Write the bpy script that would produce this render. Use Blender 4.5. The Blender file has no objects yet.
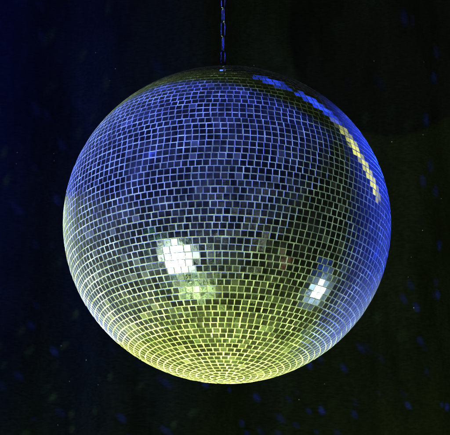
import bpy, math, random
from mathutils import Vector, Matrix, noise
random.seed(11)
sc = bpy.context.scene
col = sc.collection
PI = math.pi

# ------------------------------------------------------------------ sizes (metres)
R = 0.25            # ball radius at its equator
C = R * 0.966       # polar half height: the ball is very slightly flattened
BZ = 2.60           # height of the ball's centre
ELEV = math.radians(21)
DIST = 8 * R
CAM = Vector((0, -DIST * math.cos(ELEV), BZ - DIST * math.sin(ELEV)))
BALL = Vector((0, 0, BZ))

# ------------------------------------------------------------------ helpers
def mesh_obj(name, verts, faces, mats, parent=None, midx=None, smooth=False):
    me = bpy.data.meshes.new(name)
    me.from_pydata(verts, [], faces)
    for m in mats: me.materials.append(m)
    if midx: me.polygons.foreach_set('material_index', midx)
    if smooth: me.polygons.foreach_set('use_smooth', [True] * len(me.polygons))
    me.update()
    o = bpy.data.objects.new(name, me)
    col.objects.link(o)
    if parent: o.parent = parent
    return o

def thing(name, label, cat, loc):
    o = bpy.data.objects.new(name, None)
    o.empty_display_size = 0.05
    o.location = loc
    o['label'] = label; o['category'] = cat
    col.objects.link(o)
    return o

def mat(name):
    m = bpy.data.materials.new(name); m.use_nodes = True
    nt = m.node_tree
    return m, nt, nt.nodes['Principled BSDF']

def tube(path, r, closed=False, n=10):
    """swept tube along a list of points"""
    V, F = [], []
    N = len(path)
    up = Vector((0.31, 0.9, 0.12)).normalized()
    for i, p in enumerate(path):
        a = path[(i - 1) % N] if (closed or i > 0) else path[0]
        b = path[(i + 1) % N] if (closed or i < N - 1) else path[-1]
        t = (b - a).normalized()
        s = t.cross(up).normalized(); q = s.cross(t)
        for k in range(n):
            an = 2 * PI * k / n
            V.append(p + r * (math.cos(an) * s + math.sin(an) * q))
    for i in range(N if closed else N - 1):
        j = (i + 1) % N
        for k in range(n):
            l = (k + 1) % n
            F.append((i * n + k, i * n + l, j * n + l, j * n + k))
    if not closed:
        F.append(tuple(range(n))[::-1]); F.append(tuple((N - 1) * n + k for k in range(n)))
    return V, F

def lathe(prof, n=48):
    V, F = [], []
    for (r, z) in prof:
        for k in range(n):
            a = 2 * PI * k / n
            V.append((r * math.cos(a), r * math.sin(a), z))
    for i in range(len(prof) - 1):
        for k in range(n):
            l = (k + 1) % n
            F.append((i * n + k, i * n + l, (i + 1) * n + l, (i + 1) * n + k))
    F.append(tuple(range(n))[::-1])
    F.append(tuple((len(prof) - 1) * n + k for k in range(n)))
    return V, F

# ------------------------------------------------------------------ materials
def mirror_material():
    m, nt, b = mat('mirror_glass')
    N, L = nt.nodes, nt.links
    tc = N.new('ShaderNodeTexCoord')
    var = N.new('ShaderNodeAttribute'); var.attribute_name = 'tile_value'
    # slightly wavy glass
    n1 = N.new('ShaderNodeTexNoise'); n1.inputs['Scale'].default_value = 110; n1.inputs['Detail'].default_value = 2.5
    bp = N.new('ShaderNodeBump'); bp.inputs['Strength'].default_value = 1.0; bp.inputs['Distance'].default_value = 5e-5
    L.new(tc.outputs['Object'], n1.inputs['Vector']); L.new(n1.outputs['Fac'], bp.inputs['Height'])
    # dusty film
    n2 = N.new('ShaderNodeTexNoise'); n2.inputs['Scale'].default_value = 26; n2.inputs['Detail'].default_value = 7; n2.inputs['Roughness'].default_value = .7
    L.new(tc.outputs['Object'], n2.inputs['Vector'])
    r1 = N.new('ShaderNodeMapRange'); r1.inputs['From Min'].default_value = .35; r1.inputs['From Max'].default_value = .75
    r1.inputs['To Min'].default_value = .006; r1.inputs['To Max'].default_value = .018
    L.new(n2.outputs['Fac'], r1.inputs['Value'])
    ramp = N.new('ShaderNodeMapRange'); ramp.inputs['To Min'].default_value = .55; ramp.inputs['To Max'].default_value = .92
    L.new(var.outputs['Fac'], ramp.inputs['Value'])
    cc = N.new('ShaderNodeCombineColor')
    for k in ('Red', 'Green', 'Blue'): L.new(ramp.outputs['Result'], cc.inputs[k])
    b.inputs['Metallic'].default_value = 1
    b.inputs['Sheen Weight'].default_value = .35; b.inputs['Sheen Roughness'].default_value = .35; b.inputs['Sheen Tint'].default_value = (.8, .8, .8, 1)
    L.new(cc.outputs['Color'], b.inputs['Base Color'])
    L.new(r1.outputs['Result'], b.inputs['Roughness'])
    L.new(bp.outputs['Normal'], b.inputs['Normal'])
    film = N.new('ShaderNodeBsdfDiffuse'); film.inputs['Color'].default_value = (.22, .22, .21, 1)   # blinded tiles
    mx = N.new('ShaderNodeMixShader'); dl = N.new('ShaderNodeMapRange'); dl.inputs['From Min'].default_value = .93; dl.inputs['From Max'].default_value = 1.0
    dl.inputs['To Min'].default_value = .0; dl.inputs['To Max'].default_value = .22
    L.new(var.outputs['Fac'], dl.inputs['Value'])
    mx.inputs['Fac'].default_value = 0
    L.new(dl.outputs['Result'], mx.inputs['Fac'])
    L.new(b.outputs['BSDF'], mx.inputs[1]); L.new(film.outputs['BSDF'], mx.inputs[2])
    dust = N.new('ShaderNodeBsdfDiffuse'); dust.inputs['Color'].default_value = (.5, .5, .5, 1)
    mx2 = N.new('ShaderNodeMixShader')
    r2 = N.new('ShaderNodeMapRange'); r2.inputs['From Min'].default_value = .45; r2.inputs['From Max'].default_value = .8
    r2.inputs['To Min'].default_value = .012; r2.inputs['To Max'].default_value = .085
    L.new(n2.outputs['Fac'], r2.inputs['Value']); L.new(r2.outputs['Result'], mx2.inputs['Fac'])
    L.new(mx.outputs['Shader'], mx2.inputs[1]); L.new(dust.outputs['BSDF'], mx2.inputs[2])
    L.new(mx2.outputs['Shader'], N['Material Output'].inputs['Surface'])
    return m

def edge_material():
    m, nt, b = mat('ground_glass_edge')
    N, L = nt.nodes, nt.links
    tc = N.new('ShaderNodeTexCoord')
    n = N.new('ShaderNodeTexNoise'); n.inputs['Scale'].default_value = 45; n.inputs['Detail'].default_value = 5
    r = N.new('ShaderNodeValToRGB')
    r.color_ramp.elements[0].position = .3; r.color_ramp.elements[0].color = (.20, .22, .21, 1)
    r.color_ramp.elements[1].position = .7; r.color_ramp.elements[1].color = (.82, .86, .84, 1)
    L.new(tc.outputs['Object'], n.inputs['Vector']); L.new(n.outputs['Fac'], r.inputs['Fac'])
    L.new(r.outputs['Color'], b.inputs['Base Color'])
    b.inputs['Roughness'].default_value = .42
    return m

def grout_material():
    m, nt, b = mat('pale_glue_between_tiles')
    N, L = nt.nodes, nt.links
    tc = N.new('ShaderNodeTexCoord')
    n = N.new('ShaderNodeTexNoise'); n.inputs['Scale'].default_value = 60; n.inputs['Detail'].default_value = 5
    r = N.new('ShaderNodeValToRGB')
    r.color_ramp.elements[0].position = .3; r.color_ramp.elements[0].color = (.16, .16, .155, 1)
    r.color_ramp.elements[1].position = .7; r.color_ramp.elements[1].color = (.80, .80, .78, 1)
    L.new(tc.outputs['Object'], n.inputs['Vector']); L.new(n.outputs['Fac'], r.inputs['Fac'])
    L.new(r.outputs['Color'], b.inputs['Base Color'])
    b.inputs['Roughness'].default_value = .35
    return m

def steel_material(name='worn_steel', base=.35, rough=.22):
    m, nt, b = mat(name)
    N, L = nt.nodes, nt.links
    tc = N.new('ShaderNodeTexCoord')
    n = N.new('ShaderNodeTexNoise'); n.inputs['Scale'].default_value = 200; n.inputs['Detail'].default_value = 4
    r = N.new('ShaderNodeMapRange'); r.inputs['To Min'].default_value = rough - .12; r.inputs['To Max'].default_value = rough + .2
    L.new(tc.outputs['Object'], n.inputs['Vector']); L.new(n.outputs['Fac'], r.inputs['Value'])
    L.new(r.outputs['Result'], b.inputs['Roughness'])
    b.inputs['Base Color'].default_value = (base, base, base * 1.02, 1)
    b.inputs['Metallic'].default_value = 1
    return m

def cloth_material():
    m, nt, b = mat('black_stage_cloth')
    N, L = nt.nodes, nt.links
    tc = N.new('ShaderNodeTexCoord')
    mp = N.new('ShaderNodeMapping'); mp.inputs['Scale'].default_value = (1, 1, .25)
    L.new(tc.outputs['Object'], mp.inputs['Vector'])
    n = N.new('ShaderNodeTexNoise'); n.inputs['Scale'].default_value = 9; n.inputs['Detail'].default_value = 8; n.inputs['Roughness'].default_value = .7
    L.new(mp.outputs['Vector'], n.inputs['Vector'])
    r = N.new('ShaderNodeValToRGB')
    r.color_ramp.elements[0].position = .3; r.color_ramp.elements[0].color = (.017, .017, .017, 1)
    r.color_ramp.elements[1].position = .75; r.color_ramp.elements[1].color = (.048, .048, .047, 1)
    L.new(n.outputs['Fac'], r.inputs['Fac'])
    # weave
    n2 = N.new('ShaderNodeTexNoise'); n2.inputs['Scale'].default_value = 170; n2.inputs['Detail'].default_value = 3
    mp2 = N.new('ShaderNodeMapping'); mp2.inputs['Scale'].default_value = (.35, 1, 1)
    L.new(tc.outputs['Object'], mp2.inputs['Vector']); L.new(mp2.outputs['Vector'], n2.inputs['Vector'])
    mul = N.new('ShaderNodeMix'); mul.data_type = 'RGBA'; mul.blend_type = 'MULTIPLY'; mul.inputs['Factor'].default_value = .45
    r2 = N.new('ShaderNodeMapRange'); r2.inputs['From Min'].default_value = .3; r2.inputs['From Max'].default_value = .7
    r2.inputs['To Min'].default_value = .3; r2.inputs['To Max'].default_value = 1.5
    L.new(n2.outputs['Fac'], r2.inputs['Value'])
    L.new(r.outputs['Color'], mul.inputs['A']); L.new(r2.outputs['Result'], mul.inputs['B'])
    L.new(mul.outputs['Result'], b.inputs['Base Color'])
    bp = N.new('ShaderNodeBump'); bp.inputs['Strength'].default_value = .5; bp.inputs['Distance'].default_value = .002
    L.new(n2.outputs['Fac'], bp.inputs['Height']); L.new(bp.outputs['Normal'], b.inputs['Normal'])
    b.inputs['Roughness'].default_value = .95
    b.inputs['Specular IOR Level'].default_value = .1
    return m

M_mirror, M_edge, M_grout, M_steel, M_cloth = mirror_material(), edge_material(), grout_material(), steel_material(), cloth_material()
M_cap = steel_material('dark_cap_metal', .10, .4)
M_lint, _nt, _b = mat('white_lint'); _b.inputs['Base Color'].default_value = (.9, .9, .88, 1); _b.inputs['Roughness'].default_value = .8

# ------------------------------------------------------------------ mirror ball
ball = thing('mirror_ball', 'large round disco ball covered in small square mirror tiles, hanging from a thin chain', 'disco ball', BALL)
ball.rotation_euler = (0, math.radians(1.2), 0)

def ell(phi, lam, a=R, c=C):
    p = Vector((a * math.cos(phi) * math.cos(lam), a * math.cos(phi) * math.sin(lam), c * math.sin(phi)))
    n = Vector((math.cos(phi) * math.cos(lam) / a, math.cos(phi) * math.sin(lam) / a, math.sin(phi) / c)).normalized()
    return p, n

# the glued shell under the tiles
V, F = [], []
NU, NV = 128, 80
SH = 0.0016
for j in range(NV + 1):
    for i in range(NU):
        p, n = ell(-PI / 2 + PI * j / NV, 2 * PI * i / NU, R - SH, C - SH)
        V.append(p)
for j in range(NV):
    for i in range(NU):
        k = (i + 1) % NU
        F.append((j * NU + i, j * NU + k, (j + 1) * NU + k, (j + 1) * NU + i))
mesh_obj('ball_shell', V, F, [M_grout], ball, smooth=True)

TILE = 0.0100
ROWS = 78
V, F, MI, TV = [], [], [], []
TILES = []          # centre and normal of every tile
for j in range(ROWS):
    phi = -PI / 2 + PI * (j + .5) / ROWS
    rr = R * math.cos(phi)
    cnt = int(2 * PI * rr / TILE)
    if j >= ROWS - 2: continue              # the cap covers the pole
    cnt = max(cnt, 4)
    pitch_u = 2 * PI * rr / cnt
    off = random.random() * 2 * PI
    rowtw = random.uniform(-.0002, .0002)
    # strips of tiles were laid one after another, so the joints drift along a row
    lam = off
    for i in range(cnt):
        lam = off + 2 * PI * i / cnt + random.gauss(0, .00020) / max(rr, .01)
        p, n = ell(phi, lam)
        e1 = Vector((-math.sin(lam), math.cos(lam), 0))
        e2 = n.cross(e1).normalized()
        e1 = e2.cross(n).normalized()
        tw = random.gauss(0, .010)
        tx, ty = random.gauss(0, .006), random.gauss(0, .006)
        if random.random() < .05: tx *= 2.5; ty *= 2.5
        q = Matrix.Rotation(tw, 3, n) @ Matrix.Rotation(tx, 3, e1) @ Matrix.Rotation(ty, 3, e2)
        a1, a2, nn = q @ e1, q @ e2, q @ n
        hx = min(TILE * .5 - .00047, pitch_u * .5 - .00040) * (1 + random.gauss(0, .012))
        hy = .00449 * (1 + random.gauss(0, .008))
        taper = hy * math.tan(phi) * hx / max(rr, .004) * .5 * 0     # square tiles
        cpos = p + a2 * (rowtw + random.gauss(0, .00012)) + nn * random.gauss(0, .00008)
        base = len(V)
        bev = .00022
        for lev, inset in ((-.0019, 0), (-bev, 0), (0, bev)):
            for sx, sy in ((-1, -1), (1, -1), (1, 1), (-1, 1)):
                V.append(cpos + a1 * sx * (hx - inset) + a2 * sy * (hy - inset) + nn * lev)
        v = random.random()
        TILES.append((tuple(cpos), tuple(nn)))
        F.append(tuple(base + 8 + k for k in range(4))); MI.append(0); TV.append(v)
        for lv in (0, 4):
            for k in range(4):
                l = (k + 1) % 4
                F.append((base + lv + k, base + lv + l, base + lv + 4 + l, base + lv + 4 + k)); MI.append(1); TV.append(v)
tiles = mesh_obj('mirror_tiles', V, F, [M_mirror, M_edge], ball, MI)
at = tiles.data.attributes.new('tile_value', 'FLOAT', 'FACE')
at.data.foreach_set('value', TV)

# cap and eye on the top of the ball
V, F = lathe([(.040, C - .006), (.040, C + .001), (.036, C + .004), (.012, C + .006), (.009, C + .016), (.004, C + .018)])
cap = mesh_obj('top_cap', V, F, [M_cap], ball)
cap.location = (-.011, 0, 0)
V, F = tube([Vector((0, .009 * math.sin(a), C + .027 + .011 * math.cos(a))) for a in [2 * PI * k / 24 for k in range(24)]], .0020, True)
mesh_obj('eye_ring', V, F, [M_steel], cap, smooth=True)

# ------------------------------------------------------------------ chain
z0 = BZ + C + .027
chain = thing('hanging_chain', 'thin dark steel chain with blue glints running up from the top of the ball', 'chain', (-.006, 0, z0))
LL, LW, WR = .0300, .0095, .0015
def link_path():
    pts = []
    h = LL / 2 - LW / 2
    r = LW / 2 - WR
    for k in range(13): a = PI * k / 12; pts.append(Vector((r * math.cos(a), 0, h + r * math.sin(a))))
    for k in range(13): a = PI + PI * k / 12; pts.append(Vector((r * math.cos(a), 0, -h + r * math.sin(a))))
    return pts
V, F = tube(link_path(), WR, True, 10)
first = mesh_obj('chain_link', V, F, [M_steel], chain, smooth=True)
step = LL - 2 * WR - .0004
NL = 42
for i in range(NL):
    o = first if i == 0 else first.copy()
    if i: col.objects.link(o); o.parent = chain
    o.location = (0, 0, .0195 + i * step)
    o.rotation_euler = (0, 0, (0.35 if i % 2 == 0 else 0.35 + PI / 2) + i * .05)

# ------------------------------------------------------------------ backdrop curtain
CY = 1.90
NX, NZ = 760, 90
X0, X1, Z0, Z1 = -5.0, 5.0, 0.0, 7.5
V, F = [], []
for j in range(NZ + 1):
    z = Z0 + (Z1 - Z0) * j / NZ
    for i in range(NX + 1):
        x = X0 + (X1 - X0) * i / NX
        w = x + .05 * noise.noise(Vector((x * 1.1, z * .35, 3.1)))
        y = .030 * math.sin(w * 9.0 + 1.2 * noise.noise(Vector((w * .8, 0, 7)))) + .016 * math.sin(w * 21.0 + 2 * noise.noise(Vector((w, z * .2, 1))))
        y += .05 * noise.noise(Vector((x * .7, z * .25, 0))) + .010 * noise.noise(Vector((x * 9, z * 2.2, 5)))
        V.append((x, y, z))
for j in range(NZ):
    for i in range(NX):
        a = j * (NX + 1) + i
        F.append((a, a + 1, a + NX + 2, a + NX + 1))
curtain = mesh_obj('backdrop_curtain', V, F, [M_cloth], smooth=True)
curtain.location = (0, CY, 0)
curtain['label'] = 'black stage curtain in soft vertical folds behind the mirror ball, tinted dark blue and green'
curtain['category'] = 'curtain'
so = curtain.modifiers.new('Solidify', 'SOLIDIFY'); so.thickness = .003; so.offset = 1
def curtain_y(x, z):
    i = int(round((x - X0) / (X1 - X0) * NX)); j = int(round((z - Z0) / (Z1 - Z0) * NZ))
    return V[j * (NX + 1) + i][1]
lv, lf = [], []
spots = [(-.43, 3.94), (-.36, 3.86), (-.50, 2.95), (-.42, 2.90), (-.415, 2.86), (-.47, 2.84), (-.34, 3.02), (-.345, 3.00), (.29, 2.83), (.52, 3.60), (.60, 3.30), (.56, 3.05), (.67, 3.42)]
spots += [(random.uniform(-.75, .75), random.uniform(2.7, 4.2)) for _ in range(26)]
for (x, z) in spots:
    s = random.uniform(.0010, .0021); y = curtain_y(x, z) - .006
    b0 = len(lv); c = Vector((x, y, z))
    for d in ((1, 0, 0), (-1, 0, 0), (0, 1, 0), (0, -1, 0), (0, 0, 1.3), (0, 0, -1.3)):
        lv.append(c + Vector(d) * s * random.uniform(.6, 1.3))
    for f in ((0, 2, 4), (2, 1, 4), (1, 3, 4), (3, 0, 4), (2, 0, 5), (1, 2, 5), (3, 1, 5), (0, 3, 5)):
        lf.append(tuple(b0 + k for k in f))
lint = mesh_obj('lint_specks', lv, lf, [M_lint], curtain)
lint['kind'] = 'stuff'

# ------------------------------------------------------------------ lamps of the dance floor, with added spots and discs
def aim(o, target):
    o.rotation_euler = (Vector(target) - o.location).to_track_quat('-Z', 'Y').to_euler()

def spot(name, loc, target, color, power, size=30, blend=.5, radius=.05):
    l = bpy.data.lights.new(name, 'SPOT'); l.color = color; l.energy = power
    l.spot_size = math.radians(size); l.spot_blend = blend; l.shadow_soft_size = radius
    o = bpy.data.objects.new(name, l); o.location = loc; col.objects.link(o); aim(o, target)
    return o

def disc(name, loc, target, color, power, size):
    l = bpy.data.lights.new(name, 'AREA'); l.shape = 'DISK'; l.size = size; l.color = color; l.energy = power
    o = bpy.data.objects.new(name, l); o.location = loc; col.objects.link(o); aim(o, target)
    return o

def quiet(d, jit=.045, dist=5.5):
    """nudge a lamp's direction until no tile throws it straight at the viewer"""
    import numpy as np
    rot = np.array(ball.rotation_euler.to_matrix())
    P = np.array([t[0] for t in TILES]) @ rot.T; Nn = np.array([t[1] for t in TILES]) @ rot.T
    v = np.array(CAM - BALL) - P; v /= np.linalg.norm(v, axis=1)[:, None]
    dn = (v * Nn).sum(1); ok = dn > .05
    r = (2 * dn[:, None] * Nn - v)[ok]; P = P[ok]
    base = Vector(d).normalized(); rg = random.Random(5)
    best, bd = -9, base
    for k in range(400):
        c = (base + Vector([rg.gauss(0, jit) for _ in range(3)])).normalized()
        to = np.array(c) * dist - P; to /= np.linalg.norm(to, axis=1)[:, None]
        m = -float((r * to).sum(1).max())
        if m > best: best, bd = m, c
    return tuple(bd)

def away(d, dist):
    return BALL + Vector(d).normalized() * dist

def cut_beam(name, d, dist, edge_a, edge_b, radius, color, power, soft=.05):
    """a hard-edged spot whose beam just clips the ball along the line edge_a - edge_b"""
    d = Vector(d).normalized()
    a = Vector((0, 0, 1)).cross(d).normalized(); b = d.cross(a)
    A = Vector((Vector(edge_a).dot(a), Vector(edge_a).dot(b))); B = Vector((Vector(edge_b).dot(a), Vector(edge_b).dot(b)))
    t = (B - A).normalized(); n = Vector((-t.y, t.x))
    if n.y < 0: n = -n
    c = (A + B) / 2 - n * radius
    loc = BALL + a * c.x + b * c.y + d * dist
    return spot(name, loc, BALL + a * c.x + b * c.y, color, power, math.degrees(2 * math.atan(radius / dist)), soft, .01)

EDGE_A, EDGE_B = (-.11, -.144, .174), (.157, -.18, .074)
# blue wash from the upper left, blue back light from the right, yellow-green from below, cool white lamp low right
cut_beam('blue_wash_lamp', quiet((-.74, -.36, .56), .045, 8), 8.0, EDGE_A, EDGE_B, .54, (.05, .08, 1), 12500)
spot('blue_wash_lamp', away((.80, .60, .05), 2.6), BALL + Vector((.06, -.08, -.03)), (.010, .040, 1), 2300, 8.8, .3, .02)
spot('yellow_green_lamp', away(quiet((-.28, .15, -1), .06, 2.6), 2.6), BALL + Vector((-.02, 0, 0)), (.80, 1, .17), 3000, 12.6, .95, .005)
spot('yellow_green_lamp', away(quiet((-.25, -.86, -.69), .005), 5.5), (.75, 0, 2.6), (.60, 1, .20), 340, 36, 1, .025)
spot('silver_lamp', away(quiet((.12, -.90, -.42)), 5.5), BALL, (.80, .92, 1), 40, 6, .4, .004)
for x in (-1.5, 0, 1.5):
    spot('curtain_uplight', (x, 1.15, .1), (x, CY, .65), (.55, 1, .12), 160, 104, 1, .03)  # added to brighten the low curtain that the bottom tiles reflect
spot('blue_wash_lamp', (-1.5, -1.8, 4.1), (-.006, 0, 2.96), (.03, .06, 1), 100, 3.4, .5, .01)  # extra narrow spot added only to put blue glints on the chain
cut_beam('lilac_lamp', quiet((-.33, -.80, .47), .045, 8), 8.0, EDGE_A, EDGE_B, .50, (.38, .44, 1), 430, .12)
def glow_disc(name, loc, color, radiance, size, core, edge, halo, noise_scale, lo, hi, seed=0):
    """large disc lamp: bright core; halo and mottling are painted into its emission"""
    o = disc(name, loc, BALL, color, radiance * PI * PI * size * size / 4, size)
    o.data.spread = math.radians(30)
    o.data.use_nodes = True
    nt = o.data.node_tree; N, L = nt.nodes, nt.links
    ge = N.new('ShaderNodeNewGeometry')
    sub = N.new('ShaderNodeVectorMath'); sub.operation = 'SUBTRACT'; sub.inputs[1].default_value = (.5, .5, 0)
    L.new(ge.outputs['Parametric'], sub.inputs[0])
    ln = N.new('ShaderNodeVectorMath'); ln.operation = 'LENGTH'; L.new(sub.outputs[0], ln.inputs[0])
    nz = N.new('ShaderNodeTexNoise'); nz.noise_dimensions = '4D'; nz.inputs['W'].default_value = seed
    nz.inputs['Scale'].default_value = noise_scale; nz.inputs['Detail'].default_value = 6; nz.inputs['Roughness'].default_value = .7
    L.new(ge.outputs['Parametric'], nz.inputs['Vector'])
    def mr(sock, a, b, c, d):
        m = N.new('ShaderNodeMapRange'); m.interpolation_type = 'SMOOTHSTEP'
        for k, v in zip(('From Min', 'From Max', 'To Min', 'To Max'), (a, b, c, d)): m.inputs[k].default_value = v
        L.new(sock, m.inputs['Value']); return m.outputs['Result']
    def op(kind, a, b):
        m = N.new('ShaderNodeMath'); m.operation = kind; L.new(a, m.inputs[0]); L.new(b, m.inputs[1]); return m.outputs[0]
    c1 = mr(ln.outputs['Value'], core * .5, edge * .5, 1, 0)
    c2 = mr(ln.outputs['Value'], edge * .35, .5, halo, 0)  # painted halo, imitates glare round the reflected core
    n = mr(nz.outputs['Fac'], lo, hi, .02, 1.3)
    L.new(op('ADD', c1, op('MULTIPLY', c2, n)), N['Emission'].inputs['Strength'])
    return o
glow_disc('white_lamp', (2.474, .292, .628), (.50, .76, 1), 2.2, 1.7, .13, .30, .022, 6, .35, .60)
glow_disc('stage_flood', (-1.70, -1.76, .56), (.74, 1, .78), .85, 2.9, .17, .44, .20, 15, .44, .60, 3)
glow_disc('stage_flood', (-.95, -.95, -.10), (.66, 1, .40), .085, 2.4, .0, .15, 1.0, 13, .46, .62, 8)
disc('added_reflection_disc', (-.03, 1.0, 4.35), BALL, (.04, .09, 1), .06, .07)  # unseen disc added so a top tile shows a blue glint
disc('added_reflection_disc', (-.012, .341, 4.676), BALL, (.04, .09, 1), .03, .05)  # second unseen disc added for a glint at the ball top

# unseen coloured discs added so tiles at the right reflect a blue-yellow streak
strip = [          # added disc, the spot on the ball it points at
    ((0.19, 0.106, 3.379), (0.059, -0.182, 2.755)),
    ((0.242, 0.088, 3.371), (0.074, -0.183, 2.748)),
    ((0.349, 0.057, 3.34), (0.101, -0.184, 2.732)),
    ((0.395, 0.09, 3.31), (0.117, -0.178, 2.726)),
    ((0.444, 0.124, 3.273), (0.134, -0.171, 2.719)),
    ((0.508, 0.121, 3.231), (0.15, -0.168, 2.704)),
    ((0.572, 0.106, 3.185), (0.163, -0.167, 2.687)),
    ((0.618, 0.117, 3.137), (0.174, -0.162, 2.673)),
    ((0.662, 0.125, 3.084), (0.184, -0.158, 2.658)),
    ((0.692, 0.147, 3.034), (0.193, -0.152, 2.645)),
    ((0.724, 0.171, 2.969), (0.202, -0.145, 2.628)),
    ((0.735, 0.213, 2.917), (0.209, -0.136, 2.614)),
    ((0.738, 0.255, 2.868), (0.215, -0.127, 2.601)),
]
for i, (p, q) in enumerate(strip):
    if i == 2: continue
    if i == 6: c, e = (.55, .62, .10), .25
    elif i > 6: c, e = (.84, .86, .05), (.95, .8, 1.1)[i % 3]
    else: c, e = (.02, .065, 1), (.8 if i < 2 else (1.7, 1.3)[i % 2])
    o = disc('added_reflection_disc', p, q, c, .00065 * e, .15)
    o.data.spread = math.radians(24)


# curtain lights
spot('curtain_blue_lamp', (-2.6, -.6, 5.0), (-1.3, CY, 3.8), (.008, .018, 1), 260, 46, 1, .1)
def spotted(loc, target, color, power, scale, size):
    """added gobo lamp imitating mirror reflections on the curtain: many small soft spots"""
    g = spot('gobo_spots_lamp', loc, target, color, power, size, .6, 0.002)  # added lamp; its own cell pattern draws the spots, not the ball
    nt = g.data; nt.use_nodes = True; nt = nt.node_tree
    N, L = nt.nodes, nt.links
    em = N['Emission']
    tc = N.new('ShaderNodeTexCoord')
    vo = N.new('ShaderNodeTexVoronoi'); vo.inputs['Scale'].default_value = scale; vo.inputs['Randomness'].default_value = .8
    L.new(tc.outputs['Normal'], vo.inputs['Vector'])
    mr = N.new('ShaderNodeMapRange'); mr.inputs['From Min'].default_value = .04; mr.inputs['From Max'].default_value = .26
    mr.inputs['To Min'].default_value = 1; mr.inputs['To Max'].default_value = 0
    L.new(vo.outputs['Distance'], mr.inputs['Value'])
    v2 = N.new('ShaderNodeMath'); v2.operation = 'MULTIPLY'
    L.new(mr.outputs['Result'], v2.inputs[0]); L.new(vo.outputs['Color'], v2.inputs[1])
    L.new(v2.outputs[0], em.inputs['Strength'])
spotted((1.1, .7, 1.5), (.15, CY, 3.1), (.05, .10, 1), 520, 42, 70)
spotted((-1.3, .6, 1.5), (-.45, CY, 2.9), (.22, .50, .22), 230, 40, 50)

# ------------------------------------------------------------------ dim room all round, painted as world glow for the mirrors
w = bpy.data.worlds.new('World'); sc.world = w; w.use_nodes = True
nt = w.node_tree; N, L = nt.nodes, nt.links
bg = N['Background']
tc = N.new('ShaderNodeTexCoord')
def noise_node(scale, detail, rough=.6):
    n = N.new('ShaderNodeTexNoise'); n.inputs['Scale'].default_value = scale; n.inputs['Detail'].default_value = detail
    n.inputs['Roughness'].default_value = rough
    L.new(tc.outputs['Generated'], n.inputs['Vector']); return n
def rng(sock, a, b, c=0., d=1., smooth=True):
    m = N.new('ShaderNodeMapRange'); m.interpolation_type = 'SMOOTHSTEP' if smooth else 'LINEAR'
    for k, v in zip(('From Min', 'From Max', 'To Min', 'To Max'), (a, b, c, d)): m.inputs[k].default_value = v
    L.new(sock, m.inputs['Value']); return m.outputs['Result']
def mul(a, b):
    m = N.new('ShaderNodeMath'); m.operation = 'MULTIPLY'
    for i, s in enumerate((a, b)):
        if isinstance(s, (int, float)): m.inputs[i].default_value = s
        else: L.new(s, m.inputs[i])
    return m.outputs[0]
fine = rng(noise_node(60, 6, .75).outputs['Fac'], .42, .62, .15, 1.6)
crowd = rng(noise_node(7, 5, .65).outputs['Fac'], .47, .66, .0, 1.0)
acc = None
def blob(d, outer, inner, color, strength, *masks):
    global acc
    dv = N.new('ShaderNodeVectorMath'); dv.operation = 'DOT_PRODUCT'
    nz = N.new('ShaderNodeVectorMath'); nz.operation = 'NORMALIZE'
    L.new(tc.outputs['Generated'], nz.inputs[0]); L.new(nz.outputs[0], dv.inputs[0])
    dv.inputs[1].default_value = Vector(d).normalized()
    v = mul(rng(dv.outputs['Value'], math.cos(math.radians(outer)), math.cos(math.radians(inner))), strength)
    for k in masks: v = mul(v, k)
    s = N.new('ShaderNodeVectorMath'); s.operation = 'SCALE'; s.inputs[0].default_value = color
    L.new(v, s.inputs['Scale'])
    if acc is None: acc = s.outputs[0]
    else:
        a = N.new('ShaderNodeVectorMath'); a.operation = 'ADD'
        L.new(acc, a.inputs[0]); L.new(s.outputs[0], a.inputs[1]); acc = a.outputs[0]
blob((0, .3, -1), 80, 10, (.62, .95, .12), .06, fine, crowd)       # floor lit yellow-green
blob((-.553, -.48, -.664), 30, 6, (.55, 1, .75), .30, fine, crowd)  # mottled glow painted round the flood's reflection
blob((-.792, -.487, -.369), 9, 3, (.05, .8, .45), .20, fine, crowd)
blob((-.05, .1, -.97), 45, 8, (.55, .9, .20), .40, crowd, fine)
blob((.47, -.62, -.63), 18, 5, (.50, .55, .40), .22, crowd, fine)
blob((.613, -.492, -.619), 7, 3, (.5, .12, .06), .25, crowd)
blob((.855, -.02, -.515), 9, 2, (.05, .14, .8), .35, fine)  # blue glare streak by the white lamp, painted into the world
blob((-.2, -.75, -.6), 16, 5, (.6, .75, .7), .25, crowd, fine)
blob((.1, -.8, -.45), 50, 10, (.45, .55, .5), .09, crowd, fine)
blob((-.4, -.6, .2), 60, 10, (.10, .16, .5), .08, fine, crowd)
L.new(acc, bg.inputs['Color']); bg.inputs['Strength'].default_value = 1.0

# ------------------------------------------------------------------ camera
cd = bpy.data.cameras.new('Camera'); cam = bpy.data.objects.new('Camera', cd); col.objects.link(cam)
cam.location = CAM
aim(cam, BALL)
cd.sensor_width = 36; cd.lens = 36 * 1302 / 450
cd.clip_start = .05; cd.clip_end = 100
cd.shift_x = -2 / 450; cd.shift_y = 7.5 / 450
sc.camera = cam
sc.view_settings.view_transform = 'Standard'; sc.view_settings.look = 'None'
sc.view_settings.exposure = 0; sc.view_settings.gamma = 1
sc.cycles.use_denoising = True
sc.cycles.sample_clamp_indirect = 10
sc.cycles.max_bounces = 8
